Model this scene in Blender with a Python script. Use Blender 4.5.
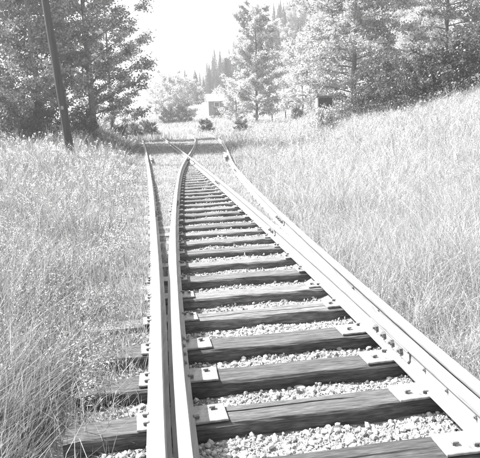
import bpy, math, random
import numpy as np
from mathutils import Matrix, Vector

for o in list(bpy.data.objects):
    bpy.data.objects.remove(o, do_unlink=True)
S = bpy.context.scene
COL = S.collection
RNG = np.random.default_rng(4)
random.seed(4)
R = math.radians

# ------------------------------------------------------------------ camera
FPX, PITCH, ROLL, CAMZ = 590.0, 10.85, -2.2, 1.534      # focal length in 480-px units
cd = bpy.data.cameras.new('camera')
cam = bpy.data.objects.new('camera', cd); COL.objects.link(cam)
cd.sensor_fit = 'HORIZONTAL'; cd.sensor_width = 36.0
cd.lens = FPX / 480.0 * 36.0
cd.clip_start = 0.05; cd.clip_end = 5000
CAMROT = Matrix.Rotation(R(90 - PITCH), 3, 'X') @ Matrix.Rotation(R(ROLL), 3, 'Z')
cam.matrix_world = Matrix.Translation((0, 0, CAMZ)) @ CAMROT.to_4x4()
S.camera = cam

# ------------------------------------------------------------------ light
SUN_EL, SUN_AZ = 49.0, -70.0        # azimuth from +Y, negative is to the left
w = bpy.data.worlds.new('World'); S.world = w; w.use_nodes = True
nt = w.node_tree; nt.nodes.clear()
sky = nt.nodes.new('ShaderNodeTexSky'); sky.sky_type = 'NISHITA'; sky.sun_disc = False
sky.sun_elevation = R(SUN_EL); sky.sun_rotation = R(SUN_AZ)
sky.air_density = 1.0; sky.dust_density = 4.0; sky.ozone_density = 1.0
bw = nt.nodes.new('ShaderNodeRGBToBW'); bg = nt.nodes.new('ShaderNodeBackground')
bg.inputs['Strength'].default_value = 0.06
wo = nt.nodes.new('ShaderNodeOutputWorld')
nt.links.new(sky.outputs[0], bw.inputs[0]); nt.links.new(bw.outputs[0], bg.inputs[0])
nt.links.new(bg.outputs[0], wo.inputs[0])
sd = bpy.data.lights.new('sun', 'SUN'); sd.energy = 4.8; sd.angle = R(0.6); sd.color = (1, 1, 1)
sun = bpy.data.objects.new('sun', sd); COL.objects.link(sun)
sdir = Vector((math.sin(R(SUN_AZ)) * math.cos(R(SUN_EL)), math.cos(R(SUN_AZ)) * math.cos(R(SUN_EL)), math.sin(R(SUN_EL))))
sun.rotation_euler = sdir.to_track_quat('Z', 'Y').to_euler(); sun.location = (-20, 20, 60)
vs = S.view_settings
S.display_settings.display_device = 'sRGB'
vs.view_transform = 'Standard'; vs.look = 'None'; vs.gamma = 1.0; vs.exposure = 2.3
vs.use_curve_mapping = False
S.render.engine = 'CYCLES'; S.cycles.max_bounces = 4; S.cycles.diffuse_bounces = 2; S.cycles.transparent_max_bounces = 4

# ------------------------------------------------------------------ picture helpers
RM = np.array(CAMROT)
def ray(px, py):
    return RM @ np.array([(px - 240) / FPX, -(py - 229) / FPX, -1.0])
def hz(px):
    lo, hi = 0.0, 300.0
    for _ in range(40):
        m = (lo + hi) / 2
        if ray(px, m)[2] > 0: lo = m
        else: hi = m
    return lo
def at(px, depth, py=None):
    """x, z of the point seen at pixel (px,py), `depth` metres ahead"""
    d = ray(px, hz(px) if py is None else py)
    return d[0] / d[1] * depth, CAMZ + d[2] / d[1] * depth

# ------------------------------------------------------------------ track layout
def spl(xs, ys):
    xs = np.array(xs, float); ys = np.array(ys, float); n = len(xs)
    h = np.diff(xs); A = np.zeros((n, n)); b = np.zeros(n); A[0, 0] = A[-1, -1] = 1
    for i in range(1, n - 1):
        A[i, i - 1] = h[i - 1]; A[i, i] = 2 * (h[i - 1] + h[i]); A[i, i + 1] = h[i]
        b[i] = 3 * ((ys[i + 1] - ys[i]) / h[i] - (ys[i] - ys[i - 1]) / h[i - 1])
    c = np.linalg.solve(A, b)
    def f(x):
        x = np.asarray(x, float)
        i = np.clip(np.searchsorted(xs, x) - 1, 0, n - 2)
        d = x - xs[i]
        B = (ys[i + 1] - ys[i]) / h[i] - h[i] * (2 * c[i] + c[i + 1]) / 3
        D = (c[i + 1] - c[i]) / (3 * h[i])
        return ys[i] + B * d + c[i] * d * d + D * d ** 3
    return f
_l1 = spl([-4, 0, 2.5, 4.4, 7, 11.2, 18, 27, 40, 60], [0.5, -0.04, -0.41, -0.665, -1.035, -1.655, -2.71, -4.14, -6.28, -9.7])
_s = spl([-4, 0, 2.5, 4.2, 6.8, 11, 17.5, 22, 27, 36, 45, 53, 60], [0.07, 0.085, .106, .128, .215, .45, .99, 1.52, 2.13, 3.12, 3.9, 4.2, 4.2])
GX = 1.517
def fL1(y): return _l1(y)
def fR1(y): return _l1(y) + GX
def fL2(y): return _l1(y) + _s(y) + 0.016 * np.exp(-np.clip(np.asarray(y, float), 0, 99) / 5)
def fR2(y): return _l1(y) + _s(y) + GX - 0.012 * np.exp(-np.clip(np.asarray(y, float), 0, 99) / 5)
TIE_A = math.radians(8.7)

def sm(a, b, x):
    t = np.clip((np.asarray(x, float) - a) / (b - a), 0, 1); return t * t * (3 - 2 * t)
_wv = RNG.uniform(0, 6.28, (12, 1)); _wd = RNG.uniform(0, 6.28, 12)
def wob(x, y, L, a):
    x = np.asarray(x, float); y = np.asarray(y, float); z = 0
    for i in range(6):
        k = 6.28 / (L * (0.6 + 0.25 * i))
        z = z + np.sin(k * (x * math.cos(_wd[i]) + y * math.sin(_wd[i])) + _wv[i, 0])
    return z * a / 6
def terrain(x, y):
    x = np.asarray(x, float); y = np.asarray(y, float)
    yc = np.clip(y, -4, 60)
    dl = fL1(yc) - x; dr = x - fR2(yc)
    out = np.maximum(np.maximum(dl, dr), 0)
    near = -0.13 + 0.0 * x
    far_rise = 0.013 * np.clip(y - 22, 0, 130)
    left = -0.12 - 0.12 * sm(0.9, 2.2, dl) + (0.025 * np.clip(y, 0, 21) + 0.05 * np.clip(y - 21, 0, 12)) * sm(.7, 3.2, dl)
    st = 2.9 + 0.03 * np.clip(y, 0, 60)
    bank = 0.27 * np.clip(x - st, 0, 22) * sm(-0.5, 3, x - st)
    right = -0.12 - 0.10 * sm(0.7, 1.6, dr) + bank
    z = np.where(dl > 0, left, np.where(dr > 0, right, near))
    z = z + far_rise * np.where(y < 55, sm(0.6, 6, out), 1.0 * sm(0, 1, sm(0.6, 6, out) + sm(55, 80, y)))
    z = z + wob(x, y, 9, 0.22) * sm(0.8, 4, out) * sm(2, 14, y) + wob(x, y, 2.2, 0.05) * sm(0.6, 1.6, out)
    h = np.clip((x + 21) * 0.60, 0, 62) * sm(105, 200, y) + 10 * sm(30, 90, x) * sm(40, 110, y)
    return z + h

def bed(x, y):
    """top of the ballast: low between the ties, filled up to them outside the inner rails"""
    x = np.asarray(x, float); y = np.asarray(y, float); yc = np.clip(y, -4, 58)
    e = np.minimum(x - fL1(yc), fR2(yc) - x) + .75
    far = sm(12, 19, y)
    side = np.maximum(fL2(yc) - x, x - fR1(yc))
    h = -0.092 + .04 * sm(4.2, 8.5, y) - 0.14 * (1 - np.clip(e / .5, 0, 1)) ** 2 + .012 * np.sin(9 * x + 5 * y) * np.sin(7 * y - 4 * x)
    h = h + .025 * far + (.095 - .04 * sm(4.2, 8.5, y) - .025 * far) * sm(3.7, 5.2, y) * sm(-.02, .10, side)
    return np.where(e < 0, -9.0, h)
def gz(x, y): return np.maximum(terrain(x, y), bed(x, y))

# ------------------------------------------------------------------ mesh helpers
def npmesh(name, V, F, mat=None, smooth=False):
    V = np.asarray(V, np.float32).reshape(-1, 3); F = np.asarray(F, np.int32)
    n, k = F.shape
    m = bpy.data.meshes.new(name)
    m.vertices.add(len(V)); m.vertices.foreach_set('co', V.ravel())
    m.loops.add(n * k); m.loops.foreach_set('vertex_index', F.ravel())
    m.polygons.add(n); m.polygons.foreach_set('loop_start', np.arange(0, n * k, k, dtype=np.int32))
    m.polygons.foreach_set('use_smooth', np.full(n, smooth, bool))
    m.update(calc_edges=True); m.validate()
    if mat: m.materials.append(mat)
    return m
def pymesh(name, V, F, mat=None, smooth=False):
    m = bpy.data.meshes.new(name); m.from_pydata([tuple(v) for v in V], [], [tuple(f) for f in F]); m.update()
    if smooth: m.polygons.foreach_set('use_smooth', np.full(len(m.polygons), True, bool))
    if mat: m.materials.append(mat)
    return m
def ob(name, mesh, parent=None, loc=None, rz=None):
    o = bpy.data.objects.new(name, mesh); COL.objects.link(o)
    if parent: o.parent = parent
    if loc is not None: o.location = loc
    if rz is not None: o.rotation_euler = (0, 0, rz)
    return o
def tag(o, label, cat, group=None):
    o['label'] = label; o['category'] = cat
    if group: o['group'] = group
    return o
def kind(o, k, label=None):
    o['kind'] = k
    if label: o['label'] = label
    return o

class MB:
    def __init__(s): s.v = []; s.f = []
    def box(s, c, h, rz=0, taper=0, bev=0.0):
        b = len(s.v); ca, sa = math.cos(rz), math.sin(rz)
        if bev > 0:
            lay = [(-1, bev), (-1 + bev / h[2], 0), (1 - bev / h[2], 0), (1, bev)]
        else:
            lay = [(-1, 0), (1, 0)]
        for zf, ins in lay:
            t = 1 - taper * (zf + 1) / 2
            for sx, sy in ((-1, -1), (1, -1), (1, 1), (-1, 1)):
                x = sx * (h[0] * t - ins); y = sy * (h[1] * t - ins)
                s.v.append((c[0] + x * ca - y * sa, c[1] + x * sa + y * ca, c[2] + zf * h[2]))
        n = len(lay)
        s.f.append((b + 3, b + 2, b + 1, b))
        for i in range(n - 1):
            for j in range(4):
                k = (j + 1) % 4
                s.f.append((b + 4 * i + j, b + 4 * i + k, b + 4 * i + 4 + k, b + 4 * i + 4 + j))
        t = b + 4 * (n - 1); s.f.append((t, t + 1, t + 2, t + 3))
    def tube(s, pts, rad, n=8, cap=True):
        pts = [Vector(p) for p in pts]; b = len(s.v)
        up = Vector((0, 0, 1)) if abs((pts[-1] - pts[0]).normalized().z) < 0.9 else Vector((1, 0, 0))
        for i, p in enumerate(pts):
            d = (pts[min(i + 1, len(pts) - 1)] - pts[max(i - 1, 0)]).normalized()
            u = d.cross(up).normalized(); q = d.cross(u)
            for j in range(n):
                a = 2 * math.pi * j / n
                s.v.append(tuple(p + (u * math.cos(a) + q * math.sin(a)) * rad[i]))
        for i in range(len(pts) - 1):
            for j in range(n):
                k = (j + 1) % n
                s.f.append((b + i * n + j, b + i * n + k, b + (i + 1) * n + k, b + (i + 1) * n + j))
        if cap:
            s.f.append(tuple(b + j for j in reversed(range(n)))); s.f.append(tuple(b + (len(pts) - 1) * n + j for j in range(n)))
    def poly(s, vs, fs):
        b = len(s.v); s.v += [tuple(v) for v in vs]; s.f += [tuple(b + i for i in f) for f in fs]
    def mesh(s, name, mat, smooth=False): return pymesh(name, s.v, s.f, mat, smooth)
    def build(s, name, mat, parent=None, smooth=False, **k): return ob(name, s.mesh(name, mat, smooth), parent, **k)

# ------------------------------------------------------------------ materials (a black-and-white picture: neutral greys)
def newmat(name):
    m = bpy.data.materials.new(name); m.use_nodes = True
    nt = m.node_tree; nt.nodes.clear()
    return m, nt, nt.nodes.new('ShaderNodeOutputMaterial')
def g(v): return (v, v, v, 1)
def surf(name, lo, hi, scale=(8, 8, 8), rough=0.85, bump=0.3, bdist=0.01, detail=6, spec=0.3, metal=0.0, island=0.0, objrand=0.0, fine=None):
    """noise-broken grey surface on object coordinates"""
    m, nt, out = newmat(name); N = nt.nodes; L = nt.links
    tc = N.new('ShaderNodeTexCoord'); mp = N.new('ShaderNodeMapping'); mp.inputs['Scale'].default_value = scale
    L.new(tc.outputs['Object'], mp.inputs[0])
    src = mp.outputs[0]
    if objrand > 0:
        oi = N.new('ShaderNodeObjectInfo'); mu = N.new('ShaderNodeVectorMath'); mu.operation = 'SCALE'
        cb = N.new('ShaderNodeCombineXYZ'); L.new(oi.outputs['Random'], cb.inputs[0]); L.new(oi.outputs['Random'], cb.inputs[1])
        mu.inputs['Scale'].default_value = 57.0; L.new(cb.outputs[0], mu.inputs[0])
        ad = N.new('ShaderNodeVectorMath'); L.new(mp.outputs[0], ad.inputs[0]); L.new(mu.outputs[0], ad.inputs[1]); src = ad.outputs[0]
    no = N.new('ShaderNodeTexNoise'); no.inputs['Scale'].default_value = 1; no.inputs['Detail'].default_value = detail
    no.inputs['Roughness'].default_value = 0.62; L.new(src, no.inputs[0])
    mr = N.new('ShaderNodeMapRange'); mr.inputs[1].default_value = 0.3; mr.inputs[2].default_value = 0.7
    mr.inputs[3].default_value = lo; mr.inputs[4].default_value = hi; L.new(no.outputs[0], mr.inputs[0])
    val = mr.outputs[0]
    if objrand > 0:
        m2 = N.new('ShaderNodeMapRange'); m2.inputs[3].default_value = 1 - objrand; m2.inputs[4].default_value = 1 + objrand
        L.new(oi.outputs['Random'], m2.inputs[0])
        mm = N.new('ShaderNodeMath'); mm.operation = 'MULTIPLY'; L.new(val, mm.inputs[0]); L.new(m2.outputs[0], mm.inputs[1]); val = mm.outputs[0]
    if island > 0:
        ge = N.new('ShaderNodeNewGeometry'); m3 = N.new('ShaderNodeMapRange')
        m3.inputs[3].default_value = 1 - island; m3.inputs[4].default_value = 1 + island; L.new(ge.outputs['Random Per Island'], m3.inputs[0])
        mm = N.new('ShaderNodeMath'); mm.operation = 'MULTIPLY'; L.new(val, mm.inputs[0]); L.new(m3.outputs[0], mm.inputs[1]); val = mm.outputs[0]
    if fine:
        n2 = N.new('ShaderNodeTexNoise'); n2.inputs['Detail'].default_value = 4
        if isinstance(fine, tuple):
            n2.inputs['Scale'].default_value = 1; f2 = N.new('ShaderNodeMapping'); f2.inputs['Scale'].default_value = fine; L.new(tc.outputs['Object'], f2.inputs[0]); L.new(f2.outputs[0], n2.inputs[0])
        else:
            n2.inputs['Scale'].default_value = fine; L.new(tc.outputs['Object'], n2.inputs[0])
        m4 = N.new('ShaderNodeMapRange'); m4.inputs[1].default_value = .35; m4.inputs[2].default_value = .65; m4.inputs[3].default_value = .65; m4.inputs[4].default_value = 1.3; L.new(n2.outputs[0], m4.inputs[0])
        mm = N.new('ShaderNodeMath'); mm.operation = 'MULTIPLY'; L.new(val, mm.inputs[0]); L.new(m4.outputs[0], mm.inputs[1]); val = mm.outputs[0]
    p = N.new('ShaderNodeBsdfPrincipled'); p.inputs['Roughness'].default_value = rough
    p.inputs['Specular IOR Level'].default_value = spec; p.inputs['Metallic'].default_value = metal
    L.new(val, p.inputs['Base Color'])
    if bump > 0:
        bp = N.new('ShaderNodeBump'); bp.inputs['Strength'].default_value = bump; bp.inputs['Distance'].default_value = bdist
        L.new(no.outputs[0], bp.inputs['Height']); L.new(bp.outputs[0], p.inputs['Normal'])
    L.new(p.outputs[0], out.inputs[0])
    return m
def leafmat(name, lo, hi, trans=0.4, gloss=0.0, rough=0.5):
    m, nt, out = newmat(name); N = nt.nodes; L = nt.links
    ge = N.new('ShaderNodeNewGeometry'); mr = N.new('ShaderNodeMapRange')
    mr.inputs[3].default_value = lo; mr.inputs[4].default_value = hi; L.new(ge.outputs['Random Per Island'], mr.inputs[0])
    d = N.new('ShaderNodeBsdfDiffuse'); t = N.new('ShaderNodeBsdfTranslucent'); mx = N.new('ShaderNodeMixShader'); mx.inputs[0].default_value = trans
    L.new(mr.outputs[0], d.inputs[0]); L.new(mr.outputs[0], t.inputs[0]); L.new(d.outputs[0], mx.inputs[1]); L.new(t.outputs[0], mx.inputs[2])
    res = mx.outputs[0]
    if gloss > 0:
        gl = N.new('ShaderNodeBsdfGlossy'); gl.inputs['Roughness'].default_value = rough; gl.inputs[0].default_value = g(0.9)
        m2 = N.new('ShaderNodeMixShader'); m2.inputs[0].default_value = gloss; L.new(res, m2.inputs[1]); L.new(gl.outputs[0], m2.inputs[2]); res = m2.outputs[0]
    L.new(res, out.inputs[0])
    return m
M = {}
M['rail'] = surf('rusted_rail_steel', .13, .27, (30, 2.0, 60), .5, .25, .004, spec=.6, metal=0.0)
M['railtop'] = surf('worn_rail_head', .46, .62, (110, .8, 60), .36, .1, .002, spec=.5, metal=0.75)
M['iron'] = surf('spike_iron', .10, .2, (30, 30, 30), .6, .3, .003, spec=.4)
M['plate'] = surf('tie_plate_steel', .12, .30, (30, 30, 30), .5, .3, .003, spec=.5)
M['wood_dark'] = surf('near_dark_tie_wood', .03, .10, (4.5, 42, 42), .85, 1.0, .012, detail=9, spec=.25, objrand=.2, fine=(16, 150, 150))  # near ties darker: haze veil over farther ties put into the wood colours
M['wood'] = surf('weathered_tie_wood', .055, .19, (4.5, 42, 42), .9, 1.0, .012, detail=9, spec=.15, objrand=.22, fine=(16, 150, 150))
M['ballast'] = surf('ballast_dirt', .11, .22, (14, 14, 14), .95, .6, .03)
M['stone'] = surf('ballast_stone', .24, .42, (5, 5, 5), .9, .3, .006, island=.55)
M['soil'] = surf('dry_meadow_ground', .2, .36, (1.7, 1.7, 1.7), .95, .5, .05, fine=9)
M['pole'] = surf('creosoted_pole', .025, .055, (14, 14, .6), .85, .8, .02, spec=.2)
M['bark'] = surf('tree_bark', .12, .22, (9, 9, 2.5), .9, .7, .03, spec=.1)
M['grass'] = leafmat('dry_grass', .15, .6, .45)
M['verge'] = leafmat('green_verge_grass', .09, .46, .42)
M['herb'] = leafmat('weed_leaf', .11, .42, .45, .04)
M['dock'] = leafmat('dark_weed_leaf', .05, .22, .35, .05)
M['seed'] = leafmat('seed_head', .12, .7, .35)
M['flower'] = leafmat('pale_flower', .55, .8, .35)
M['leaf'] = leafmat('poplar_leaf', .08, .42, .5, .12, .35)
M['leafpale'] = leafmat('pale_leaf', .16, .55, .5, .10, .35)
M['leafhazed'] = leafmat('haze_whitened_leaf', .28, .66, .5, .06, .4)  # haze and overexposure of the distant trees put into the leaf colour
M['leafdark'] = leafmat('shrub_leaf', .05, .13, .38, .03)
M['needle'] = leafmat('conifer_needles', .06, .13, .25)
M['white'] = surf('white_paint', .62, .8, (6, 6, 6), .7, .1, .004)
M['roof'] = surf('pale_metal_roof', .5, .66, (1, 8, 8), .45, .2, .01, spec=.5)
M['board'] = surf('grey_boards', .10, .2, (20, 20, 1), .9, .4, .01)
M['dark'] = surf('dark_boards', .03, .07, (20, 20, 1), .9, .4, .01)
M['glass'] = surf('window_glass', .03, .05, (1, 1, 1), .1, 0, .01, spec=.6)
M['road'] = surf('gravel_road', .3, .42, (3, 3, 3), .95, .4, .02)

# ------------------------------------------------------------------ ground
def build_ground():
    ax = np.concatenate([-np.geomspace(1, 700, 40)[::-1] - 9, np.arange(-9.5, 14.6, .3), 15 + np.geomspace(.5, 700, 42)])
    ay = np.concatenate([[-60, -20, -8], np.arange(-5, 30, .3), np.arange(30, 120, 1.5), 120 + np.geomspace(3, 900, 46)])
    X, Y = np.meshgrid(ax, ay); Z = terrain(X, Y)
    nx, ny = len(ax), len(ay)
    idx = np.arange(nx * ny).reshape(ny, nx)
    F = np.stack([idx[:-1, :-1], idx[:-1, 1:], idx[1:, 1:], idx[1:, :-1]], -1).reshape(-1, 4)
    o = ob('ground', npmesh('ground', np.stack([X, Y, Z], -1).reshape(-1, 3), F, M['soil'], True)); kind(o, 'structure')
    # ballast bed
    ys = np.arange(-4, 56, .09); us = np.linspace(0, 1, 30)
    Y = np.repeat(ys[:, None], 30, 1); A = fL1(Y) - .75; B = fR2(Y) + .75; X = A + (B - A) * us[None]
    V = np.stack([X, Y, bed(X, Y)], -1).reshape(-1, 3)
    n = len(us); idx = np.arange(len(ys) * n).reshape(-1, n)
    F = np.stack([idx[:-1, :-1], idx[:-1, 1:], idx[1:, 1:], idx[1:, :-1]], -1).reshape(-1, 4)
    o = ob('ballast_bed', npmesh('ballast_bed', V, F, M['ballast'], True)); kind(o, 'structure')
build_ground()

# gravel road beyond the meadow
def build_road():
    V = []; F = []
    xs = np.linspace(-2, 40, 50)
    for x in xs:
        yc = 88 + .12 * x
        for k in (-2.6, -1.3, 0, 1.3, 2.6):
            V.append((x, yc + k, float(terrain(x, yc)) + .25 + .02 * (2 - abs(k))))
    for i in range(len(xs) - 1):
        for j in range(4): F.append((i * 5 + j, i * 5 + 5 + j, i * 5 + 6 + j, i * 5 + 1 + j))
    kind(ob('road', pymesh('road', V, F, M['road'], True)), 'structure')
build_road()

# ------------------------------------------------------------------ ties
PRO_Z0 = 0.016        # rail foot stands on the plates
def tie_mesh(L, W, H, crack, seed, mat='wood'):
    r = random.Random(seed)
    # cross-section as a loop of (y, z) going round; top points carry the split
    nst = 26; V = []
    ph = [r.uniform(0, 6.28) for _ in range(8)]
    c0 = r.uniform(.15, .35); c1 = c0 + r.uniform(.35, .5); cy = r.uniform(-.25, .25)
    for i in range(nst):
        t = i / (nst - 1); x = -L / 2 + L * t
        e = min(t, 1 - t) * L
        nz = lambda k, a: a * (math.sin(9 * x + ph[k]) * .5 + math.sin(23 * x + ph[(k + 3) % 8]) * .3 + r.uniform(-.5, .5) * .5)
        endr = .014 * max(0, 1 - e / .05)
        d = 0
        if crack and c0 < t < c1: d = crack * math.sin(math.pi * (t - c0) / (c1 - c0)) ** .5
        w = W / 2
        gy = cy * w + nz(2, .006)
        prof = [(-w + .006 + nz(0, .004), -H), (-w + nz(1, .005) + endr, -H * .5), (-w + nz(1, .006) + endr, -.020), (-w * .97 + nz(3, .004) + .006, -.006 + nz(4, .004) - endr),
                (-w + .03, -.001 + nz(5, .003) - endr),
                (gy - .0065, nz(6, .002) - endr), (gy, -max(d, .0005) - endr), (gy + .0065, nz(6, .002) - endr),
                (w - .03, -.001 + nz(7, .003) - endr), (w * .97 - .006, -.006 + nz(4, .004) - endr), (w - endr + nz(0, .005), -.020), (w - .004 - endr, -H * .5), (w - .006, -H)]
        V += [(x, y, z) for y, z in prof]
    n = 13; F = []
    for i in range(nst - 1):
        for j in range(n):
            k = (j + 1) % n
            F.append((i * n + k, i * n + j, (i + 1) * n + j, (i + 1) * n + k))
    F.append(tuple(range(n))); F.append(tuple((nst - 1) * n + j for j in reversed(range(n))))
    return pymesh('tie', V, F, M[mat])
def spike_mesh():
    b = MB(); b.box((0, 0, .006), (.008, .008, .010)); b.box((.006, 0, .0205), (.016, .011, .0055), bev=.003)
    return b.mesh('spike', M['iron'])
SPK = spike_mesh()
def plate_mesh(wx, wy):
    b = MB(); b.box((0, 0, .0075), (wx, wy, .0075), bev=.003)
    return b.mesh('tie_plate', M['plate'])
PL = {}
def plate(tie, x0, x1, wy, spikes, rr):
    k = (round((x1 - x0) / 2, 3), wy)
    if k not in PL: PL[k] = plate_mesh(*k)
    p = ob('tie_plate', PL[k], tie, ((x0 + x1) / 2, rr.uniform(-.008, .008), 0.0008), rr.uniform(-.03, .03))
    for sx, sy, fl in spikes:
        s = ob('spike', SPK, p, (sx - (x0 + x1) / 2, sy, .006 + rr.uniform(0, .004)), (0 if fl > 0 else math.pi) + rr.uniform(-.25, .25))
    return p
ORD = ['zeroth', 'first', 'second', 'third', 'fourth', 'fifth', 'sixth', 'seventh', 'eighth', 'ninth', 'tenth', 'eleventh', 'twelfth', 'thirteenth', 'fourteenth', 'fifteenth', 'sixteenth',
       'seventeenth', 'eighteenth', 'nineteenth', 'twentieth', 'twenty-first', 'twenty-second', 'twenty-third', 'twenty-fourth', 'twenty-fifth', 'twenty-sixth', 'twenty-seventh', 'twenty-eighth', 'twenty-ninth', 'thirtieth',
       'thirty-first', 'thirty-second', 'thirty-third', 'thirty-fourth', 'thirty-fifth', 'thirty-sixth']
TIE_W = 0.215
front = [1.16, 1.70, 2.24, 2.78, 3.27, 3.78, 4.37, 4.95, 5.52, 6.09, 6.68, 7.24]
while front[-1] < 23.5: front.append(front[-1] + .545 + .02 * math.sin(len(front) * 2.3))
def rail_cross(f, y0, x0):
    """y where the rail f crosses the tie line y = y0 + tan(a) * (x - x0)"""
    y = y0
    for _ in range(20): y = y0 + math.tan(TIE_A) * (float(f(y)) - x0)
    return y
def build_ties():
    for i, fy in enumerate(front):
        rr = random.Random(100 + i)
        yc = fy + TIE_W / 2 / math.cos(TIE_A)
        xa, xb = float(fL1(yc)) - .52 + rr.uniform(-.06, .06), float(fR2(yc)) + .48 + rr.uniform(-.06, .06)
        ca = math.cos(TIE_A); L = (xb - xa) / ca; xm = (xa + xb) / 2
        ym = yc + math.tan(TIE_A) * (xm - .03)
        ztop = 0.0 if yc < 16 else 0.0
        j = i - 5                 # tie 5 lies just before the bolted joint
        cr = .028 if i in (1, 3, 6, 10, 13) else (.012 if rr.random() < .5 else 0)
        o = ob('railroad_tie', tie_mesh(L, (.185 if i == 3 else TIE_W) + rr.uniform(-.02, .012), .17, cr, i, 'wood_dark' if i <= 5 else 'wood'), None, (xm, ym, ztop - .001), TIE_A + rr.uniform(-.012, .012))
        if j <= 0:
            names = {0: 'weathered wooden tie just short of the four-bolt rail joint', -1: 'weathered wooden tie with wide steel plates, second short of the four-bolt rail joint',
                     -2: 'lengthwise-split wooden tie with wide steel plates, third short of the four-bolt rail joint', -3: 'wooden tie fourth short of the four-bolt rail joint',
                     -4: 'wooden tie fifth short of the four-bolt rail joint', -5: 'wooden tie sixth short of the four-bolt rail joint'}
            lab = names[j]
        else: lab = 'weathered wooden tie under the rails, %s beyond the four-bolt rail joint' % ORD[j]
        tag(o, lab, 'railroad tie', 'wooden ties of the turnout')
        ext = .165 if j <= 0 else (.10 if j <= 2 else .055)
        sc = lambda f: (float(f(rail_cross(f, ym, xm))) - xm) / ca
        l1, l2, r1, r2 = sc(fL1), sc(fL2), sc(fR1), sc(fR2)
        if yc < 20:
            hb = .066; wy = .088 if j <= 0 else .082
            def sp(x, side, n=2): return [(x + side * .075, .045 * q, -side) for q in ((-1, 1) if n == 2 else (rr.choice((-1, 1)),))]
            if l2 - l1 < .30:
                plate(o, l1 - hb - .05, l2 + hb + ext, wy, sp(l1, -1) + [(l2 + hb + ext * .62, .035, -1)] + sp(l2, 1, 1), rr)
                plate(o, r1 - hb - ext, r2 + hb + .05, wy, sp(r2, 1) + [(r1 - hb - ext * .62, -.02, 1)] + sp(r1, -1, 1), rr)
            else:
                for xx in (l1, l2, r1, r2):
                    if yc > 18.2 and xx in (l2, r1): continue
                    plate(o, xx - hb - .06, xx + hb + .06, wy, sp(xx, -1, 1) + sp(xx, 1, 1), rr)
    # beyond the crossing each track has ties of its own, sunk in the weeds
    for f, nm in ((fL1, 'left'), (fL2, 'right')):
        y = 25.6
        while y < 46:
            xm = float(f(y)) + GX / 2; sl = (float(f(y + .5)) - float(f(y - .5)))
            rr = random.Random(int(y * 100))
            o = ob('railroad_tie', tie_mesh(2.5, .21, .15, 0, int(y * 10)), None, (xm, y, -.001), -math.atan(sl) + rr.uniform(-.02, .02))
            tag(o, 'weedy sunken tie of the %s past the rail crossing' % ('branch bearing left' if nm == 'left' else 'branch bearing right'), 'railroad tie', 'sunken ties of the %s branch' % nm)
            y += .56
build_ties()

# ------------------------------------------------------------------ rails
RH, HB, BB = 0.145, 0.033, 0.063
def profile(bl, br, hl=HB, hr=HB):
    """half-section widths of foot (left, right) and head"""
    return [(-bl, 0), (-bl, .010), (-min(.012, bl) - .006, .022), (-.008, .034), (-.008, .098), (-hl * .9, .106), (-hl, .112), (-hl, .134), (-hl * .78, .1435), (-hl * .3, RH),
            (hr * .3, RH), (hr * .78, .1435), (hr, .134), (hr, .112), (hr * .9, .106), (.008, .098), (.008, .034), (min(.012, br) + .006, .022), (br, .010), (br, 0)]
def rail_body(f, y0, y1, parent, footfn=None, headfn=None, dz=0, name='rail_body'):
    ys = np.arange(y0, y1 + .001, .2); V = []; F = []
    for y in ys:
        x = float(f(y)); s = (float(f(y + .05)) - float(f(y - .05))) / .1
        nrm = 1 / math.hypot(1, s); nx, ny = nrm, -s * nrm
        bl, br = footfn(y) if footfn else (BB, BB); hl, hr = headfn(y) if headfn else (HB, HB)
        for a, h in profile(bl, br, hl, hr):
            V.append((x + a * nx, y + a * ny, PRO_Z0 + h + dz))
    n = 20
    for i in range(len(ys) - 1):
        for j in range(n):
            k = (j + 1) % n
            F.append((i * n + j, (i + 1) * n + j, (i + 1) * n + k, i * n + k))
    F.append(tuple(range(n))); F.append(tuple((len(ys) - 1) * n + j for j in reversed(range(n))))
    m = pymesh(name, V, F, M['rail']); m.materials.append(M['railtop'])
    for p in m.polygons:
        if p.normal.z > .93 and p.center.z > PRO_Z0 + .13: p.material_index = 1
    sm_ = np.ones(len(m.polygons), bool); m.polygons.foreach_set('use_smooth', sm_)
    m.set_sharp_from_angle(angle=R(42)) if hasattr(m, 'set_sharp_from_angle') else None
    return ob(name, m, parent)
def on_rail(f, y, side, off, z):
    s = (float(f(y + .05)) - float(f(y - .05))) / .1; nrm = 1 / math.hypot(1, s)
    return (float(f(y)) + side * off * nrm, y - side * off * s * nrm, PRO_Z0 + z), math.atan(-s)
def nut_mesh(r, t, name='bolt'):
    b = MB(); b.tube([(0, 0, 0), (t, 0, 0)], [r, r], 6); b.tube([(t, 0, 0), (t + r * .7, 0, 0)], [r * .55, r * .5], 8)
    return b.mesh(name, M['iron'])
NUT = nut_mesh(.021, .022); STUD = nut_mesh(.011, .008)
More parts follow.
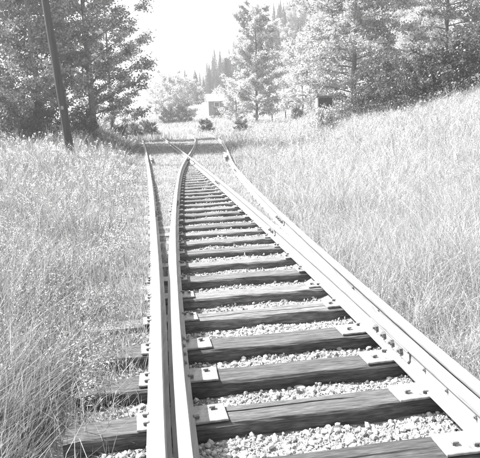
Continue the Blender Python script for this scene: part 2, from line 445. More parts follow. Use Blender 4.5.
def joint(f, y, side, parent, n=4, ln=.62, sp=.135, name='joint_bar'):
    b = MB(); p0, rz = on_rail(f, y, side, .0, 0)
    o = ob(name, None, parent); 
    prof = [(.0085, .036), (.026, .027), (.030, .035), (.018, .046), (.018, .086), (.029, .096), (.027, .104), (.0085, .097)]
    V = []; F = []; st = 7; k = len(prof)
    for i in range(st):
        yy = y - ln / 2 + ln * i / (st - 1)
        for a, h in prof:
            q, _ = on_rail(f, yy, side, a, h); V.append(q)
    for i in range(st - 1):
        for j in range(k):
            F.append((i * k + j, i * k + (j + 1) % k, (i + 1) * k + (j + 1) % k, (i + 1) * k + j))
    F.append(tuple(reversed(range(k)))); F.append(tuple((st - 1) * k + j for j in range(k)))
    bpy.data.objects.remove(o)
    jb = ob(name, pymesh(name, V, F, M['rail']), parent)
    for i in range(n):
        yy = y + (i - (n - 1) / 2) * sp
        q, rz = on_rail(f, yy, side, .0165, .066)
        nb = ob('bolt', NUT, jb, q); nb.rotation_euler = (random.uniform(0, 1), 0, rz + (0 if side > 0 else math.pi))
    return jb
def studs(f, ys, side, parent):
    for y in ys:
        q, rz = on_rail(f, y, side, .0075, .07)
        nb = ob('bolt', STUD, parent, q); nb.rotation_euler = (0, 0, rz + (0 if side > 0 else math.pi))
def gapL(y): return float(fL2(y) - fL1(y))
def gapR(y): return float(fR2(y) - fR1(y))
def rail(label):
    e = ob('rail', None); e.empty_display_size = .2; tag(e, label, 'rail', 'rails of the turnout'); return e
YX = 21.9
for _ in range(40): YX += .05 * (GX - float(_s(YX))) * 8 * .5
e1 = rail('outer stock rail along the weedy verge on the utility pole side')
rail_body(fL1, -4, 58, e1, lambda y: (BB, min(BB, gapL(y) / 2 - .003) if gapL(y) < .14 else BB))
joint(fL1, 9.1, 1, e1); joint(fL1, 15.2, 1, e1)
e4 = rail('outer stock rail along the tall grass, bending toward the big leafy tree')
rail_body(fR2, -4, 58, e4, lambda y: (min(BB, gapR(y) / 2 - .003) if gapR(y) < .14 else BB, BB))
joint(fR2, 8.2, -1, e4); studs(fR2, [4.15, 4.75, 3.3], -1, e4); joint(fR2, 16.2, -1, e4)
tz = lambda y: max(.35, min(1, (y + 1.0) / 2.2))
e2 = rail('inner point rail curving beside the pole-side stock rail to the crossing')
rail_body(fL2, -.6, YX - .9, e2, lambda y: (max(.02, min(BB, gapL(y) / 2 - .003)) if gapL(y) < .14 else BB, BB))
joint(fL2, 3.55, 1, e2); joint(fL2, 3.55, -1, e2, 0) if False else None
joint(fL2, 10.2, 1, e2)
studs(fL2, [1.9, 2.2, 2.5, 2.8], 1, e2)
e3 = rail('long rail with a four-bolt joint and studded web, crossing the tie ends diagonally')
rail_body(fR1, -.6, 58, e3, lambda y: (BB, max(.02, min(BB, gapR(y) / 2 - .003)) if gapR(y) < .14 else BB))
joint(fR1, 3.62, -1, e3); studs(fR1, [2.0, 2.3, 2.58, 2.86, 3.12], -1, e3)
joint(fR1, 7.4, -1, e3, 2, .35); joint(fR1, 13.3, -1, e3)
e5 = rail('rail leaving the crossing and bending with the branch toward the bushes')
rail_body(fL2, YX + .95, 58, e5)
# the crossing (frog): a heavy plate with wing rails and a nose
def build_frog():
    e = ob('rail_frog', None); tag(e, 'steel crossing where the two inner rails meet beyond the visible ties', 'rail crossing')
    b = MB(); q, rz = on_rail(fR1, YX, 1, 0, 0); b.box((q[0], q[1], .0075), (.24, .9, .0075), rz=-rz * -1, bev=.003); b.build('base_plate', M['plate'], e)
    rail_body(lambda y: fL2(y), YX - .88, YX - .28, e, lambda y: (.05, .03), name='wing_rail')
    rail_body(lambda y: fL2(y), YX + .30, YX + .93, e, lambda y: (.03, .05), name='nose_rail')
build_frog()
def guard(f, side, lab):
    e = ob('guard_rail', None); tag(e, lab, 'guard rail', 'guard rails at the crossing')
    def gf(y): 
        t = np.abs(np.asarray(y, float) - YX) / 1.5
        return f(y) + side * (.125 + .03 * sm(.65, 1, t))
    rail_body(gf, YX - 1.5, YX + 1.5, e, lambda y: (.03, .06) if side > 0 else (.06, .03))
guard(fL1, 1, 'short guard rail inside the pole-side stock rail, opposite the crossing')
guard(fR2, -1, 'short guard rail inside the grass-side stock rail, opposite the crossing')

# ------------------------------------------------------------------ ballast stones (uncountable)
def rock_protos(n):
    t = (1 + 5 ** .5) / 2
    V = np.array([(-1, t, 0), (1, t, 0), (-1, -t, 0), (1, -t, 0), (0, -1, t), (0, 1, t), (0, -1, -t), (0, 1, -t), (t, 0, -1), (t, 0, 1), (-t, 0, -1), (-t, 0, 1)], float) / math.hypot(1, t)
    F = np.array([(0, 11, 5), (0, 5, 1), (0, 1, 7), (0, 7, 10), (0, 10, 11), (1, 5, 9), (5, 11, 4), (11, 10, 2), (10, 7, 6), (7, 1, 8), (3, 9, 4), (3, 4, 2), (3, 2, 6), (3, 6, 8), (3, 8, 9), (4, 9, 5), (2, 4, 11), (6, 2, 10), (8, 6, 7), (9, 8, 1)])
    out = []
    for _ in range(n):
        v = V * RNG.uniform(.72, 1.22, (12, 1)) * RNG.uniform(.6, 1.1, (1, 3)); out.append(v)
    return out, F
def build_stones():
    P, F = rock_protos(14)
    O = np.array([(1, 0, 0), (0, 1, 0), (-1, 0, 0), (0, -1, 0), (0, 0, 1), (0, 0, -1)], float)
    OF = np.array([(0, 1, 4), (1, 2, 4), (2, 3, 4), (3, 0, 4), (1, 0, 5), (2, 1, 5), (3, 2, 5), (0, 3, 5)])
    OP = [O * RNG.uniform(.7, 1.25, (6, 1)) * RNG.uniform(.65, 1.15, (1, 3)) + RNG.normal(0, .16, (6, 3)) for _ in range(20)]
    def heap(n, y0, y1, protos, faces, name, lab, sg=.0024, smax=.021):
        y = y0 * np.exp(RNG.uniform(0, math.log(y1 / y0), n)); u = RNG.uniform(-.2, 1.1, n)
        x = fL1(y) + u * (fR2(y) - fL1(y))
        s = RNG.gamma(3.0, sg, n).clip(.003, smax) + .0004 * (y - 3).clip(0, 20)
        z = bed(x, y) + RNG.uniform(-.4, .8, n) * s
        keep = np.ones(n, bool)
        for fy in front:
            c = fy + TIE_W / 2 / math.cos(TIE_A) + math.tan(TIE_A) * (x - .03)
            keep &= ~(np.abs(y - c) < TIE_W / 2 + .006)
        for f in (fL1, fL2, fR1, fR2): keep &= ~((np.abs(x - f(y)) < .055) & (z + s > .004))
        keep &= ((x > fL2(y)) & (x < fR1(y))) | (y < 4.3)
        x, y, z, s = x[keep], y[keep], z[keep], s[keep]; n = len(x)
        nv = len(protos[0]); V = np.empty((n, nv, 3)); k = RNG.integers(0, len(protos), n); a = RNG.uniform(0, 6.28, n)
        base = np.array(protos)[k] * s[:, None, None]
        tl = RNG.uniform(-.7, .7, n); yy = base[..., 1] * np.cos(tl)[:, None] - base[..., 2] * np.sin(tl)[:, None]; zz = base[..., 1] * np.sin(tl)[:, None] + base[..., 2] * np.cos(tl)[:, None]
        V[..., 0] = base[..., 0] * np.cos(a)[:, None] - yy * np.sin(a)[:, None] + x[:, None]
        V[..., 1] = base[..., 0] * np.sin(a)[:, None] + yy * np.cos(a)[:, None] + y[:, None]
        V[..., 2] = zz + z[:, None]
        FF = (faces[None] + (np.arange(n) * nv)[:, None, None]).reshape(-1, 3)
        kind(ob('ballast_gravel', npmesh(name, V, FF, M['stone'])), 'stuff', lab)
    heap(17000, 1.7, 4.4, P, F, 'ballast_gravel', 'coarser pale crushed stone around the near ties', .0033)
    heap(85000, 1.7, 4.4, OP, OF, 'ballast_grit', 'fine pale crushed stone ballast around the near ties', .0016, .008)
    heap(34000, 4.3, 17, OP, OF, 'ballast_gravel_far', 'pale crushed stone ballast between the ties toward the crossing')
    # the few big stones one can pick out
    def big(px, py, size, lab, sc=(1, .8, .65)):
        d = ray(px, py); t = (-.075 - CAMZ) / d[2]; p = d * t
        v = P[random.randrange(14)] * size * np.array(sc)
        # one subdivision for a rounder lump
        m = pymesh('stone', v, F, M['stone']); o = ob('stone', m, None, (p[0], p[1], -.097 + size * .4)); tag(o, lab, 'stone', 'larger stones lying on the ballast')
        md = o.modifiers.new('s', 'SUBSURF'); md.levels = md.render_levels = 1; m.polygons.foreach_set('use_smooth', np.ones(20, bool))
    big(408, 426, .036, 'pale rounded stone lying against the foot of the studded rail')
    big(300, 386, .036, 'broad flat stone between the split tie and the next one', (1.3, 1, .6))
    big(311, 390, .026, 'small stone touching the broad flat stone in the ballast')
    big(352, 375, .024, 'small pale stone just before the wide plate of the studded rail')
    big(246, 410, .024, 'small stone at the rear edge of the split tie')
build_stones()

# ------------------------------------------------------------------ meadow
def blades(x, y, z, h, w, lean, az=None):
    n = len(x); az = RNG.uniform(0, 6.28, n) if az is None else az + RNG.normal(0, .7, n); fa = RNG.uniform(0, 6.28, n)
    lx, ly = lean * np.cos(az), lean * np.sin(az)
    wx, wy = np.cos(fa) * w / 2, np.sin(fa) * w / 2
    V = np.empty((n, 5, 3))
    for k, (t, ww) in enumerate(((0, 1), (0, -1), (.55, .75), (.55, -.75), (1, 0))):
        V[:, k, 0] = x + lx * t * t + wx * ww; V[:, k, 1] = y + ly * t * t + wy * ww; V[:, k, 2] = z + h * t * (1 - .25 * t * np.minimum(1, lean / h))
    F = np.array([(0, 1, 3), (0, 3, 2), (2, 3, 4)])
    return V.reshape(-1, 3), (F[None] + (np.arange(n) * 5)[:, None, None]).reshape(-1, 3)
def cards(P, sz, asp=.55, flat=0.0):
    """diamond leaves with a fold: P (n,3), sz (n)"""
    n = len(P); d = RNG.normal(size=(n, 3)); d[:, 2] *= (1 - flat); d /= np.linalg.norm(d, axis=1)[:, None]
    e = RNG.normal(size=(n, 3)); e[:, 2] *= (1 - flat); e -= d * (e * d).sum(1)[:, None]; e /= np.linalg.norm(e, axis=1)[:, None]
    s = sz[:, None]
    V = np.stack([P - d * s * .5, P + e * s * asp * .5 - d * s * .05, P + d * s * .5, P - e * s * asp * .5 - d * s * .05], 1)
    return V.reshape(-1, 3), np.arange(4 * n).reshape(n, 4)
def patch(x, y, L, seed):
    q = np.sin(x * 6.28 / L + seed) * np.sin(y * 6.28 / (L * 1.3) + seed * 2) + .6 * np.sin((x + y) * 6.28 / (L * .43) + seed * 3) * np.sin((x - y) * 6.28 / (L * .37) + seed)
    return q
def sample(n, side, y0, y1, ang0, ang1, per=1):
    m = n // per
    y = y0 * np.exp(RNG.uniform(0, math.log(y1 / y0), m)); x = y * RNG.uniform(ang0, ang1, m)
    if per > 1:
        # tufts: most blades belong to a clump with a height and a lean of its own
        n = m * per; sp_ = np.repeat(.035 + .0045 * y, per); y = np.repeat(y, per) + RNG.normal(0, 1, n) * sp_; x = np.repeat(x, per) + RNG.normal(0, 1, n) * sp_
        sample.hf = np.repeat(RNG.gamma(9, 1 / 9, m), per); sample.az = np.repeat(RNG.uniform(0, 6.28, m), per)
        y = np.maximum(y, 1.2)
    d = (fL1(np.clip(y, -4, 60)) - x) if side < 0 else (x - fR2(np.clip(y, -4, 60)))
    return x, y, d
def build_meadow():
    # ---- grass on the far side of the grass-side rail
    x, y, d = sample(340000, 1, 1.8, 110, -.06, .62, 14)
    near = sm(.05, .35, d)
    k = (d > .06 + .03 * (y < 4)) & (RNG.uniform(size=len(x)) < .45 + .55 * near); k &= ~((y > 85) & (y < 95) & (x > -2))
    x, y, d = x[k], y[k], d[k]; n = len(x); hf, az = sample.hf[k], sample.az[k]
    pt = patch(x, y, 3.1, 1.3)
    h = (.22 + .36 * sm(.05, 1.2, d)) * RNG.uniform(.55, 1.2, n) * (1 + .22 * pt) * hf.clip(.4, 1.7)
    w = np.maximum(.0042, .00062 * y) * RNG.uniform(.7, 1.3, n)
    V, F = blades(x, y, gz(x, y) - .02, h, w, h * RNG.uniform(.1, 1.0, n), az)
    kind(ob('meadow_grass', npmesh('meadow_grass', V, F, M['grass'])), 'stuff', 'tall dry grass covering the bank beside the rails')
    q = RNG.uniform(size=n) < .22; m = q.sum(); nf = 2
    P = np.stack([np.repeat(x[q], nf) + RNG.normal(0, .03, m * nf), np.repeat(y[q], nf) + RNG.normal(0, .03, m * nf), np.repeat((gz(x, y) + h * .85)[q], nf) + RNG.uniform(-.12, .03, m * nf)], -1)
    V, F = cards(P, np.repeat(np.maximum(.011, .0017 * y[q]), nf) * RNG.uniform(.6, 1.5, m * nf), .5)
    kind(ob('grass_seed_heads', npmesh('grass_seed_heads', V, F, M['seed'])), 'stuff', 'seed heads of the tall grass on the bank')
    # ---- grass on the pole side
    x, y, d = sample(300000, -1, 1.8, 60, -.75, -.05, 14)
    k = (d > .085) & (RNG.uniform(size=len(x)) < .15 + .85 * sm(.1, 1.1, d) + .7 * sm(3.3, 4.3, y))
    k &= ~((y < 3.05 + .3 * RNG.uniform(-1, 1, len(x))) & (d < .62) & (RNG.uniform(size=len(x)) < .93))
    x, y, d = x[k], y[k], d[k]; n = len(x); hf, az = sample.hf[k], sample.az[k]
    h = (.13 + .40 * sm(.1, 1.6, d)) * RNG.uniform(.5, 1.2, n) * (1 + .22 * patch(x, y, 2.6, 4.1)) * hf.clip(.4, 1.7)
    w = np.maximum(.0045, .00065 * y) * RNG.uniform(.7, 1.3, n)
    V, F = blades(x, y, gz(x, y) - .02, h, w, h * RNG.uniform(.1, .9, n), az)
    kind(ob('meadow_grass', npmesh('verge_grass', V, F, M['verge'])), 'stuff', 'tangled grass of the verge on the utility pole side')
    # ---- far meadow where the rails vanish
    n = 95000; y = 41 * np.exp(RNG.uniform(0, math.log(3.4), n)); x = y * RNG.uniform(-.5, .1, n)
    k = (y > 54) | (fL1(np.clip(y, 0, 60)) - x > 1) | ((y > 43.5) & (x < fL2(np.clip(y, 0, 60)) - .5)); k &= ~((y > 84) & (y < 95) & (x > -3)); x, y = x[k], y[k]; n = len(x)
    h = RNG.uniform(.15, .55, n) * (1 + .3 * patch(x, y, 7, 1.1)); V, F = blades(x, y, gz(x, y) - .02, h, .0006 * y * RNG.uniform(.7, 1.3, n), h * RNG.uniform(.1, .7, n))
    kind(ob('meadow_grass', npmesh('far_grass', V, F, M['grass'])), 'stuff', 'pale grass of the far meadow where the rails vanish')
    # ---- leafy weeds and pale flower heads
    def weeds(nn, side, y0, y1, a0, a1, dmin, hh, name, lab, fl, thr, mt='herb', L=2.3, sd=7.7):
        x, y, d = sample(nn, side, y0, y1, a0, a1)
        k = (d > dmin) & (patch(x, y, L, sd) + RNG.normal(0, .35, nn) > thr + .9 * (1 - sm(2.6, 4.6, y)))
        x, y, d = x[k], y[k], d[k]; n = len(x); h = hh * RNG.uniform(.5, 1.15, n) * (.35 + .65 * sm(dmin, 1.5, d)); z0 = gz(x, y)
        nl = 16; t = RNG.uniform(.1, .95, (n, nl)); r = .10 * (1.15 - t) + .02
        P = np.stack([x[:, None] + RNG.normal(0, 1, (n, nl)) * r, y[:, None] + RNG.normal(0, 1, (n, nl)) * r, z0[:, None] + t * h[:, None]], -1).reshape(-1, 3)
        sz = np.repeat(np.maximum(.026, .0034 * y), nl) * RNG.uniform(.6, 1.5, n * nl)
        V1, F1 = cards(P, sz, .3, .3)
        o1 = ob('weed_leaves', npmesh('weed_leaves', V1, F1, M[mt])); kind(o1, 'stuff', 'leafy weeds ' + lab)
        if fl:
            q = RNG.uniform(size=n) < fl; nf = 9; m = q.sum()
            xx, yy, zz = x[q], y[q], (z0 + h)[q]
            # every head is a loose tuft of florets in a narrow spike
            P = np.stack([xx[:, None] + RNG.normal(0, .018, (m, nf)), yy[:, None] + RNG.normal(0, .018, (m, nf)), zz[:, None] + RNG.uniform(-.07, .04, (m, nf))], -1).reshape(-1, 3)
            V2, F2 = cards(P, np.repeat(np.maximum(.008, .0019 * yy), nf) * RNG.uniform(.6, 1.4, m * nf), .8)
            kind(ob('wildflowers', npmesh('wildflowers', V2, F2, M['flower'])), 'stuff', 'pale wildflower heads ' + lab)
    weeds(11000, -1, 1.8, 45, -.75, -.06, .30, .62, 'left', 'on the utility pole side of the track', .75, -.35)
    weeds(9000, 1, 2.4, 60, -.05, .6, .5, .56, 'right', 'on the grassy bank', .45, .05)
    weeds(9000, -1, 1.9, 24, -.75, -.06, .34, .46, 'dock', 'with dark leaves in patches on the utility pole side', .12, .35, 'dock', 1.9, 2.9)
    weeds(5000, 1, 3.0, 30, 0, .6, .9, .45, 'dock', 'with dark leaves in patches on the bank', .1, .55, 'dock', 2.6, 5.3)
    # ---- low growth between the rails
    def inner(nn, fa, fb, y0, y1, m, hmax, nm, lab, thr=-.2):
        y = y0 * np.exp(RNG.uniform(0, math.log(y1 / y0), nn)); u = RNG.uniform(0, 1, nn)
        a, b = fa(y) + m, fb(y) - m; k = b > a + .02; x = a + u * (b - a)
        k &= (patch(x, y, 1.7, 2.2) + RNG.normal(0, .5, nn) > thr - .5 * sm(12, 24, y))
        x, y = x[k], y[k]; n = len(x); h = hmax * RNG.uniform(.3, 1.1, n) * (.55 + .5 * sm(5, 20, y))
        V, F = blades(x, y, gz(x, y) - .03, h + .03, np.maximum(.004, .0007 * y) * RNG.uniform(.7, 1.2, n), h * RNG.uniform(.2, .9, n))
        kind(ob('low_grass', npmesh(nm, V, F, M['grass'])), 'stuff', lab)
    inner(36000, fL1, lambda y: np.minimum(fL2(y), fR1(y)), 4.4, 55, .075, .085, 'low_grass_a', 'thin weeds between the paired rails on the pole side', -.3)
    inner(26000, lambda y: np.maximum(fR1(y), fL2(y)), fR2, 4.6, 57, .075, .11, 'low_grass_b', 'thin weeds between the paired rails on the grass side', -.5)
    inner(26000, lambda y: np.minimum(fR1(y), fL2(y)), lambda y: np.maximum(fR1(y), fL2(y)), 13, 55, .075, .07, 'low_grass_c', 'thin weeds on the far track beds', .2)
    inner(3500, fL2, fR1, 2.4, 13, .1, .06, 'low_grass_d', 'sparse wisps of dry grass among the ties', .75)
    # ---- long bent stems over the near tie end
    n = 130; y = RNG.uniform(1.95, 4.4, n); x = fL1(y) - RNG.uniform(.2, .95, n); h = RNG.uniform(.12, .5, n)
    V, F = blades(x, y, gz(x, y) - .03, h, RNG.uniform(.003, .006, n), h * RNG.uniform(.4, 1.1, n))
    kind(ob('bent_grass', npmesh('bent_grass', V, F, M['grass'])), 'stuff', 'long bent grass stems over the tie ends beside the pole-side rail')
build_meadow()

# ------------------------------------------------------------------ trees
def make_tree(seed, H, prof, nbr, nleaf, lsz, mat, trunk_r, base_frac=.08, rise=.45, sub=5, spread=.24, droop=0, lean=0):
    """trunk with limbs (one mesh) and a crown of single leaves; prof(t) = limb reach at height fraction t"""
    r = np.random.default_rng(seed); b = MB(); H0 = H
    npt = 12; tp = []; ph = r.uniform(0, 6.28, 4)
    for i in range(npt):
        t = i / (npt - 1)
        tp.append(Vector((.10 * H * .1 * math.sin(3 * t + ph[0]) + lean * t * t, .10 * H * .1 * math.sin(2.5 * t + ph[1]), H * t * .96 - .25)))
    b.tube(tp, [trunk_r * (1 - .9 * i / (npt - 1)) + .012 for i in range(npt)], 8)
    tips = []
    ga = r.uniform(0, 6.28)
    for k in range(nbr):
        t = base_frac + (1 - base_frac) * ((k + .5) / nbr) ** .95
        i = min(int(t * (npt - 1)), npt - 2); fr = t * (npt - 1) - i
        p0 = tp[i].lerp(tp[i + 1], fr)
        az = ga + k * 2.4 + r.normal(0, .25); L = prof(t) * r.uniform(.62, 1.12)
        if L < .15: continue
        rs = rise * r.uniform(.6, 1.4) * (.6 + t)
        pts = []
        for j in range(5):
            s = j / 4
            pts.append(p0 + Vector((math.cos(az) * L * s, math.sin(az) * L * s, L * (rs * s - droop * s * s))) + Vector(r.normal(0, .03 * L, 3)) * s)
        b.tube(pts, [max(.006, trunk_r * .30 * (1 - t * .6) * (1 - .85 * j / 4)) for j in range(5)], 5, False)
        for q in range(sub):
            s = r.uniform(.25, 1.0) if q else 1.0
            j = min(int(s * 4), 3); c = pts[j].lerp(pts[j + 1], s * 4 - j)
            a2 = az + r.normal(0, .9); l2 = L * r.uniform(.16, .38) * (1.25 - s * .5)
            e = c + Vector((math.cos(a2) * l2, math.sin(a2) * l2, l2 * r.uniform(-.25, .8) - droop * l2))
            b.tube([c, (c + e) / 2 + Vector(r.normal(0, .03, 3)), e], [.010, .007, .004], 4, False)
            tips.append((c, e, l2))
    wts = np.array([tt[2] + .15 for tt in tips]); wts /= wts.sum()
    idx = r.choice(len(tips), nleaf, p=wts); s = r.uniform(.05, 1.15, nleaf)[:, None]
    A = np.array([tt[0] for tt in tips]); Bv = np.array([tt[1] for tt in tips]); ln = np.array([tt[2] for tt in tips])
    P = A[idx] + (Bv[idx] - A[idx]) * s + r.normal(0, 1, (nleaf, 3)) * (spread * (.5 + .5 * ln[idx] / max(ln.max(), .01)))[:, None] * np.array([1, 1, .7])
    P = P[P[:, 2] > .05]
    V, F = cards(P, lsz * r.uniform(.6, 1.35, len(P)), .72, .15)
    return b.mesh('trunk', M['bark'], True), npmesh('crown', V, F, mat)
def tree(name, meshes, loc, rz, label, cat='tree', group=None, scale=1):
    e = ob(name, None, None, loc, rz); e.scale = (scale,) * 3
    ob('trunk', meshes[0], e); ob('crown', meshes[1], e)
    return tag(e, label, cat, group)
def put(px, depth):
    x, _ = at(px, depth); return x, depth, float(terrain(x, depth)) - .05
col_prof = lambda Rm: (lambda t: Rm * (.75 + .55 * math.sin(math.pi * min(1, t * 1.25 + .12))) * (1 - .55 * max(0, t - .55) / .45))
round_prof = lambda Rm: (lambda t: Rm * (.35 + .8 * math.sin(math.pi * (.1 + .8 * t))))
def build_trees():
    P1 = make_tree(11, 15, col_prof(2.3), 70, 32000, .125, M['leaf'], .17, .09, .55, 7, .18)
    P2 = make_tree(12, 14, col_prof(2.6), 66, 32000, .125, M['leaf'], .15, .08, .5, 7, .19)
    P3 = make_tree(13, 12, col_prof(2.2), 54, 24000, .15, M['leaf'], .12, .03, .5, 7, .19)
    tree('poplar_tree', P1, put(91, 32), 0, 'tall poplar with a straight visible trunk, next to the utility pole')
    tree('poplar_tree', P2, put(40, 30), 1.2, 'broad poplar directly behind the utility pole', group=None)
    tree('poplar_tree', P3, put(66, 36), 2.4, 'slender poplar between the pole and the straight-trunked poplar')
    tree('poplar_tree', P3, put(14, 34), 4.0, 'poplar at the end of the row past the utility pole', scale=1.15)
    tree('poplar_tree', P1, put(-14, 31), 2.2, 'poplar outermost in the row past the utility pole')
    tree('poplar_tree', P3, put(112, 43), .7, 'poplar of the row standing closest to the track', scale=.98)
    # big leafy tree on the bank
    B1 = make_tree(21, 15, lambda t: 4.5 * (.9 - .15 * t) * (1 if t < .7 else 1 - (t - .7) * 1.6), 110, 80000, .15, M['leafpale'], .2, .03, .34, 10, .21, .14)
    tree('broadleaf_tree', B1, put(354, 43), .4, 'big spreading leafy tree with drooping boughs on the bank')
    B2 = make_tree(22, 14, lambda t: 4.6 * (.95 - .3 * t), 64, 34000, .15, M['leaf'], .22, .12, .2, 8, .18, .25)
    tree('broadleaf_tree', B2, put(446, 46), 1.0, 'darker tree with long hanging boughs at the top of the bank')
    tree('broadleaf_tree', B2, put(500, 44), 3.0, 'hanging-bough tree past the dark one at the top of the bank')
    # pale tree in the middle distance
    C1 = make_tree(31, 13, lambda t: 2.25 * (.55 + .7 * math.sin(math.pi * min(1, t * 1.05))) * (.5 if t < .12 else 1), 76, 36000, .19, M['leafhazed'], .15, .1, .5, 8, .22)
    tree('pale_tree', C1, put(257, 66), 0, 'tall pale tree with a bare lower trunk beside the gravel road')
    C2 = make_tree(32, 7.5, round_prof(2.4), 34, 12000, .2, M['leafhazed'], .12, .05, .5, 5, .3)
    tree('young_tree', C2, put(236, 74), .8, 'lower pale tree close against the tall pale one', scale=.72)
    for i, (px, d, sc, lab) in enumerate(((172, 92, .95, 'rounded pale tree at the foot of the conifer ridge'), (186, 104, 1.0, 'rounded tree between the pale one and the white-roofed cabin'),
                                          (157, 112, .8, 'small rounded tree where the ridge runs out to open sky'), (303, 80, 1.25, 'rounded tree between the pale trunk and the big spreading tree'),
                                          (284, 104, 1.0, 'rounded tree behind the long low house'))):
        tree('young_tree', C2, put(px, d), i * 1.7, lab, scale=sc)
    # shrubs
    S1 = make_tree(41, 2.0, lambda t: 1.15 * (1 - .45 * t), 26, 5200, .11, M['leafdark'], .04, .02, .6, 5, .16)
    S2 = make_tree(42, 2.6, lambda t: 1.5 * (1 - .4 * t), 30, 6500, .12, M['leafdark'], .05, .02, .6, 5, .2)
    S3 = make_tree(43, 2.2, lambda t: 1.2 * (1 - .4 * t), 24, 2600, .13, M['leafpale'], .04, .02, .7, 5, .2)
    sh = [(241, 50, .62, S1, 'low dark bush alone in the pale meadow beyond the rails'), (206, 58, .7, S1, 'low bush between the two branches where the rails vanish'),
          (148, 50, .75, S1, 'dark bush where the rails of the left branch vanish'), (134, 48, .5, S2, 'dark bush beneath the track-side poplar'), (119, 43, .5, S1, 'bush at the foot of the row of poplars'),
          (323, 37, .72, S3, 'small bush in front of the dark trackside shed'), (298, 62, .7, S1, 'bush beside the fence posts'),
          (218, 110, .75, S2, 'bush against the front of the white-roofed cabin'), (229, 108, .6, S1, 'small bush at the corner of the white-roofed cabin'),
          (182, 88, 1.0, S2, 'wide dark bush in front of the rounded pale trees'), (168, 84, .9, S2, 'dark bush beside the wide one under the pale trees'),
          (378, 36, .95, S2, 'dark shrub under the big spreading tree, lowest on the bank'), (396, 34, 1.0, S2, 'dark shrub second up the bank from the big spreading tree'),
          (416, 32, 1.0, S2, 'dark shrub third up the bank from the big spreading tree'), (436, 31, 1.05, S2, 'dark shrub fourth up the bank from the big spreading tree'),
          (462, 30, 1.1, S2, 'dark shrub highest on the bank'), (36, 27, .8, S2, 'leafy shrub in the weeds behind the utility pole'), (18, 26, .8, S2, 'leafy shrub at the outer end of the poplar row'),
          (86, 29, .5, S2, 'shrub at the foot of the straight-trunked poplar'), (364, 37.5, .7, S2, 'dark shrub at the trunk of the big spreading tree')]
    for i, (px, d, sc, ms, lab) in enumerate(sh):
        tree('shrub', ms, put(px, d), i * 1.3, lab, 'shrub', scale=sc)
    # conifers of the ridge
    def conifer(seed, H, rad):
        r = np.random.default_rng(seed); b = MB(); b.tube([(0, 0, -.4), (0, 0, H * .5), (0, 0, H * .98)], [.17, .1, .015], 6)
        n = 2200; t = r.uniform(.06, 1, n) ** .9; lay = np.round(t * 17) / 17 + r.normal(0, .02, n)
        a = np.round(r.uniform(0, 6.28, n) * 1.6 + lay * 40) / 1.6 - lay * 25 + r.normal(0, .16, n); rr = 1.2 * rad * (1 - lay).clip(0, 1) ** 1.05 * r.uniform(.1, 1.1, n) ** .6 * (.75 + .35 * np.sin(a * 2 + seed + lay * 31) * np.cos(lay * 57 + a)) + .05
        P = np.stack([np.cos(a) * rr, np.sin(a) * rr, lay * H - rr * .28], -1)
        V, F = cards(P, r.uniform(.4, 1.0, n) * (.3 + .75 * (1 - lay)), .4, .35)
        return b.mesh('trunk', M['bark']), npmesh('crown', V, F, M['needle'])
    CM = [conifer(51, 11, 2.5), conifer(52, 12, 2.7), conifer(53, 9.5, 2.6), conifer(54, 11, 2.0)]
    rr = random.Random(9); cnt = 0; tries = 0; pts = []
    while cnt < 210 and tries < 6000:
        tries += 1
        d = rr.uniform(125, 235); px = rr.uniform(165, 500) if rr.random() < .6 else rr.uniform(165, 330)
        x, y, z = put(px, d)
        if x + 23 < rr.uniform(0, 6): continue
        if any((x - q[0]) ** 2 + (y - q[1]) ** 2 < 5 for q in pts): continue
        if d < 160 and px < 250 and rr.random() < .5: continue
        pts.append((x, y)); cnt += 1
        tree('conifer_tree', CM[rr.randrange(4)], (x, y, z), rr.uniform(0, 6), 'conifer among the many covering the steep hillside', 'conifer', 'conifers of the forested hillside', rr.uniform(.6, 1.05) * (.75 + .35 * min(1, max(0, (x + 20) / 30))))
    for i, (px, py) in enumerate(((174, 92), (181, 87), (187, 85), (193, 79), (199, 76), (205, 75), (211, 67), (217, 64), (223, 59), (229, 55), (236, 46), (243, 41), (251, 34), (260, 31), (270, 26), (280, 21), (291, 15), (303, 9))):
        d = 196 + 9 * math.sin(i * 2.1); x, y, z = put(px, d); _, zt = at(px, d, py); hh = (11, 12, 9.5, 11)[i % 4]
        tree('conifer_tree', CM[i % 4], (x, y, z), i * 1.9, 'conifer whose tip stands on the skyline of the ridge', 'conifer', 'conifers along the skyline of the ridge', max(.45, min(1.6, (zt - z) / hh)))
    for i in range(54):
        px = 176 + 1.45 * i + rr.uniform(-3, 3); py = 92 - .92 * (px - 174) * .82 + rr.uniform(6, 30); d = rr.uniform(150, 186); x, y, z = put(px, d); _, zt = at(px, d, py)
        tree('conifer_tree', CM[i % 4], (x, y, z), i * 1.3, 'conifer on the lower slope just under the skyline of the ridge', 'conifer', 'conifers under the skyline of the ridge', max(.4, min(1.3, (zt - z) / (11, 12, 9.5, 11)[i % 4])))
    for i in range(46):
        d = rr.uniform(118, 190); px = rr.uniform(255, 490); x, y, z = put(px, d)
        tree('young_tree', C2, (x, y, z), rr.uniform(0, 6), 'pale leafy tree among the conifers of the hillside', 'tree', 'leafy trees of the forested hillside', rr.uniform(.9, 1.5))
build_trees()

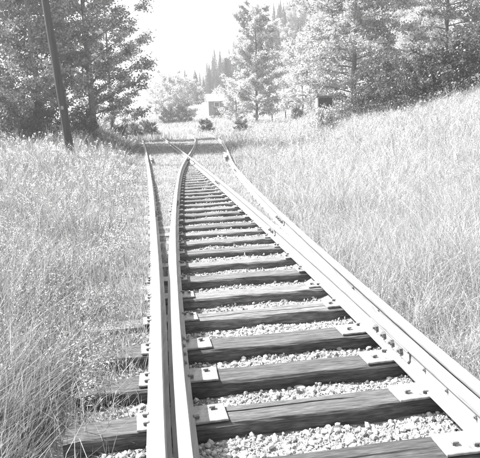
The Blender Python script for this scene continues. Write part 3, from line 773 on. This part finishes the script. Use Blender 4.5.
# ------------------------------------------------------------------ pole, sheds, house, fence
def build_pole():
    d = 21.0; x0, _ = at(69, d); z0 = float(terrain(x0, d)) - .3
    x1, z1 = at(51, d, 24)
    dx = (x1 - x0) / (z1 - 0.7)
    e = ob('utility_pole', None, None, (x0, d, z0)); tag(e, 'leaning dark wooden utility pole standing in the weeds', 'utility pole')
    b = MB(); n = 9; Hh = 9.5
    b.tube([(dx * Hh * i / n, 0, Hh * i / n) for i in range(n + 1)], [.150 - .045 * i / n for i in range(n + 1)], 14); b.build('shaft', M['pole'], e, True)
    b = MB(); b.box((dx * 8.9, -.17, 8.9), (1.1, .05, .06)); b.build('crossarm', M['pole'], e)
    for k in (-.95, -.5, .5, .95):
        b = MB(); b.tube([(dx * 8.9 + k, -.17, 8.96), (dx * 8.9 + k, -.17, 9.02), (dx * 8.9 + k, -.17, 9.06), (dx * 8.9 + k, -.17, 9.12)], [.02, .045, .035, .03], 8); b.build('insulator', M['white'], e)
    b = MB(); b.box((dx * 2.2 + .012, -.142, 2.2), (.045, .008, .06)); b.build('number_plate', M['plate'], e)
build_pole()
def gable(name, x, y, z, w, dp, hw, hr, rz, label, wallm, roofm, nwin):
    e = ob(name, None, None, (x, y, z), rz); tag(e, label, 'building')
    b = MB(); W, D = w / 2, dp / 2
    b.poly([(-W, -D, -1.7), (W, -D, -1.7), (W, D, -1.7), (-W, D, -1.7), (-W, -D, hw), (W, -D, hw), (W, D, hw), (-W, D, hw), (-W, 0, hw + hr), (W, 0, hw + hr)],
           [(0, 1, 5, 4), (2, 3, 7, 6), (1, 2, 6, 9, 5), (3, 0, 4, 8, 7), (3, 2, 1, 0)])
    b.build('wall', wallm, e)
    b = MB(); o_ = .35; sl = hr / D
    for s in (-1, 1):
        y1 = s * (D + o_); z1 = hw - sl * o_
        vs_ = [(-W - o_, 0, hw + hr + .03), (W + o_, 0, hw + hr + .03), (W + o_, y1, z1 + .03), (-W - o_, y1, z1 + .03)]
        vs_ += [(a, b_, c + .09) for a, b_, c in vs_]
        b.poly(vs_, [(0, 1, 2, 3), (7, 6, 5, 4), (0, 4, 5, 1), (1, 5, 6, 2), (2, 6, 7, 3), (3, 7, 4, 0)])
    b.build('roof', roofm, e)
    for i in range(nwin):
        xx = -W + w * (i + .7) / (nwin + .4)
        f = MB(); f.box((xx, -D - .02, hw * .55), (.5, .03, .5)); fo = f.build('window', M['white'], e)
        p = MB(); p.box((xx, -D - .045, hw * .55), (.42, .012, .42)); p.build('pane', M['glass'], fo)
    dm = MB(); dm.box((W - .9, -D - .02, .95), (.45, .03, .95)); dd = dm.build('door', M['board'], e)
x, y, z = put(222, 122); gable('cabin', x, y, z + 1.0, 5.6, 5, 1.7, 1.3, .12, 'low cabin with a bright white roof at the foot of the ridge', M['board'], M['roof'], 2)
x, y, z = put(288, 108); gable('house', x, y, z + .2, 7.0, 5, 2.3, 1.2, -.1, 'long low house with a pale roof behind the gravel road', M['board'], M['roof'], 3)
def build_shed():
    d = 39; x, y, z = put(324.5, d)
    e = ob('trackside_shed', None, None, (x, y, z), -.04); tag(e, 'small dark shed with a white side panel under the big spreading tree', 'shed')
    b = MB()
    for i in range(6):
        q = MB(); q.box((-.375 + i * .15, -.5, 1.1), (.072, .012, 1.1)); q.build('plank', M['dark'], e)
    b.box((0, .02, 1.1), (.44, .5, 1.09)); b.build('wall', M['dark'], e)
    q = MB(); q.box((-.485, 0, 1.1), (.04, .52, 1.12)); q.build('side_panel', M['white'], e)
    q = MB(); q.box((0, 0, 2.28), (.58, .64, .035)); q.build('roof', M['board'], e)
build_shed()
def build_fence():
    labs = ['dark fence post nearest the pale tall trunk', 'dark fence post second from the pale tall trunk', 'dark fence post third from the pale tall trunk', 'dark fence post fourth from the pale tall trunk']
    for i, px in enumerate((272, 285.5, 299, 311)):
        x, y, z = put(px, 76 - i * 1.5); b = MB(); b.tube([(0, 0, -.3), (0, 0, .6), (.01, 0, 1.25)], [.09, .085, .07], 8)
        o = b.build('fence_post', M['dark'], None, loc=(x, y, z)); tag(o, labs[i], 'fence post', 'fence posts in front of the road')
build_fence()

# ------------------------------------------------------------------ summer haze
def build_haze():
    m, nt, out = newmat('haze_air'); v = nt.nodes.new('ShaderNodeVolumePrincipled')
    v.inputs['Color'].default_value = g(.95); v.inputs['Density'].default_value = HAZE; v.inputs['Anisotropy'].default_value = 0.35
    nt.links.new(v.outputs[0], out.inputs['Volume'])
    b = MB(); zb, zt = -4.0, 130.0; b.box((20, 480, (zb + zt) / 2), (800, 640, (zt - zb) / 2))
    kind(b.build('haze', m), 'stuff', 'thin pale summer haze over the valley')
HAZE = 0.0016
build_haze()
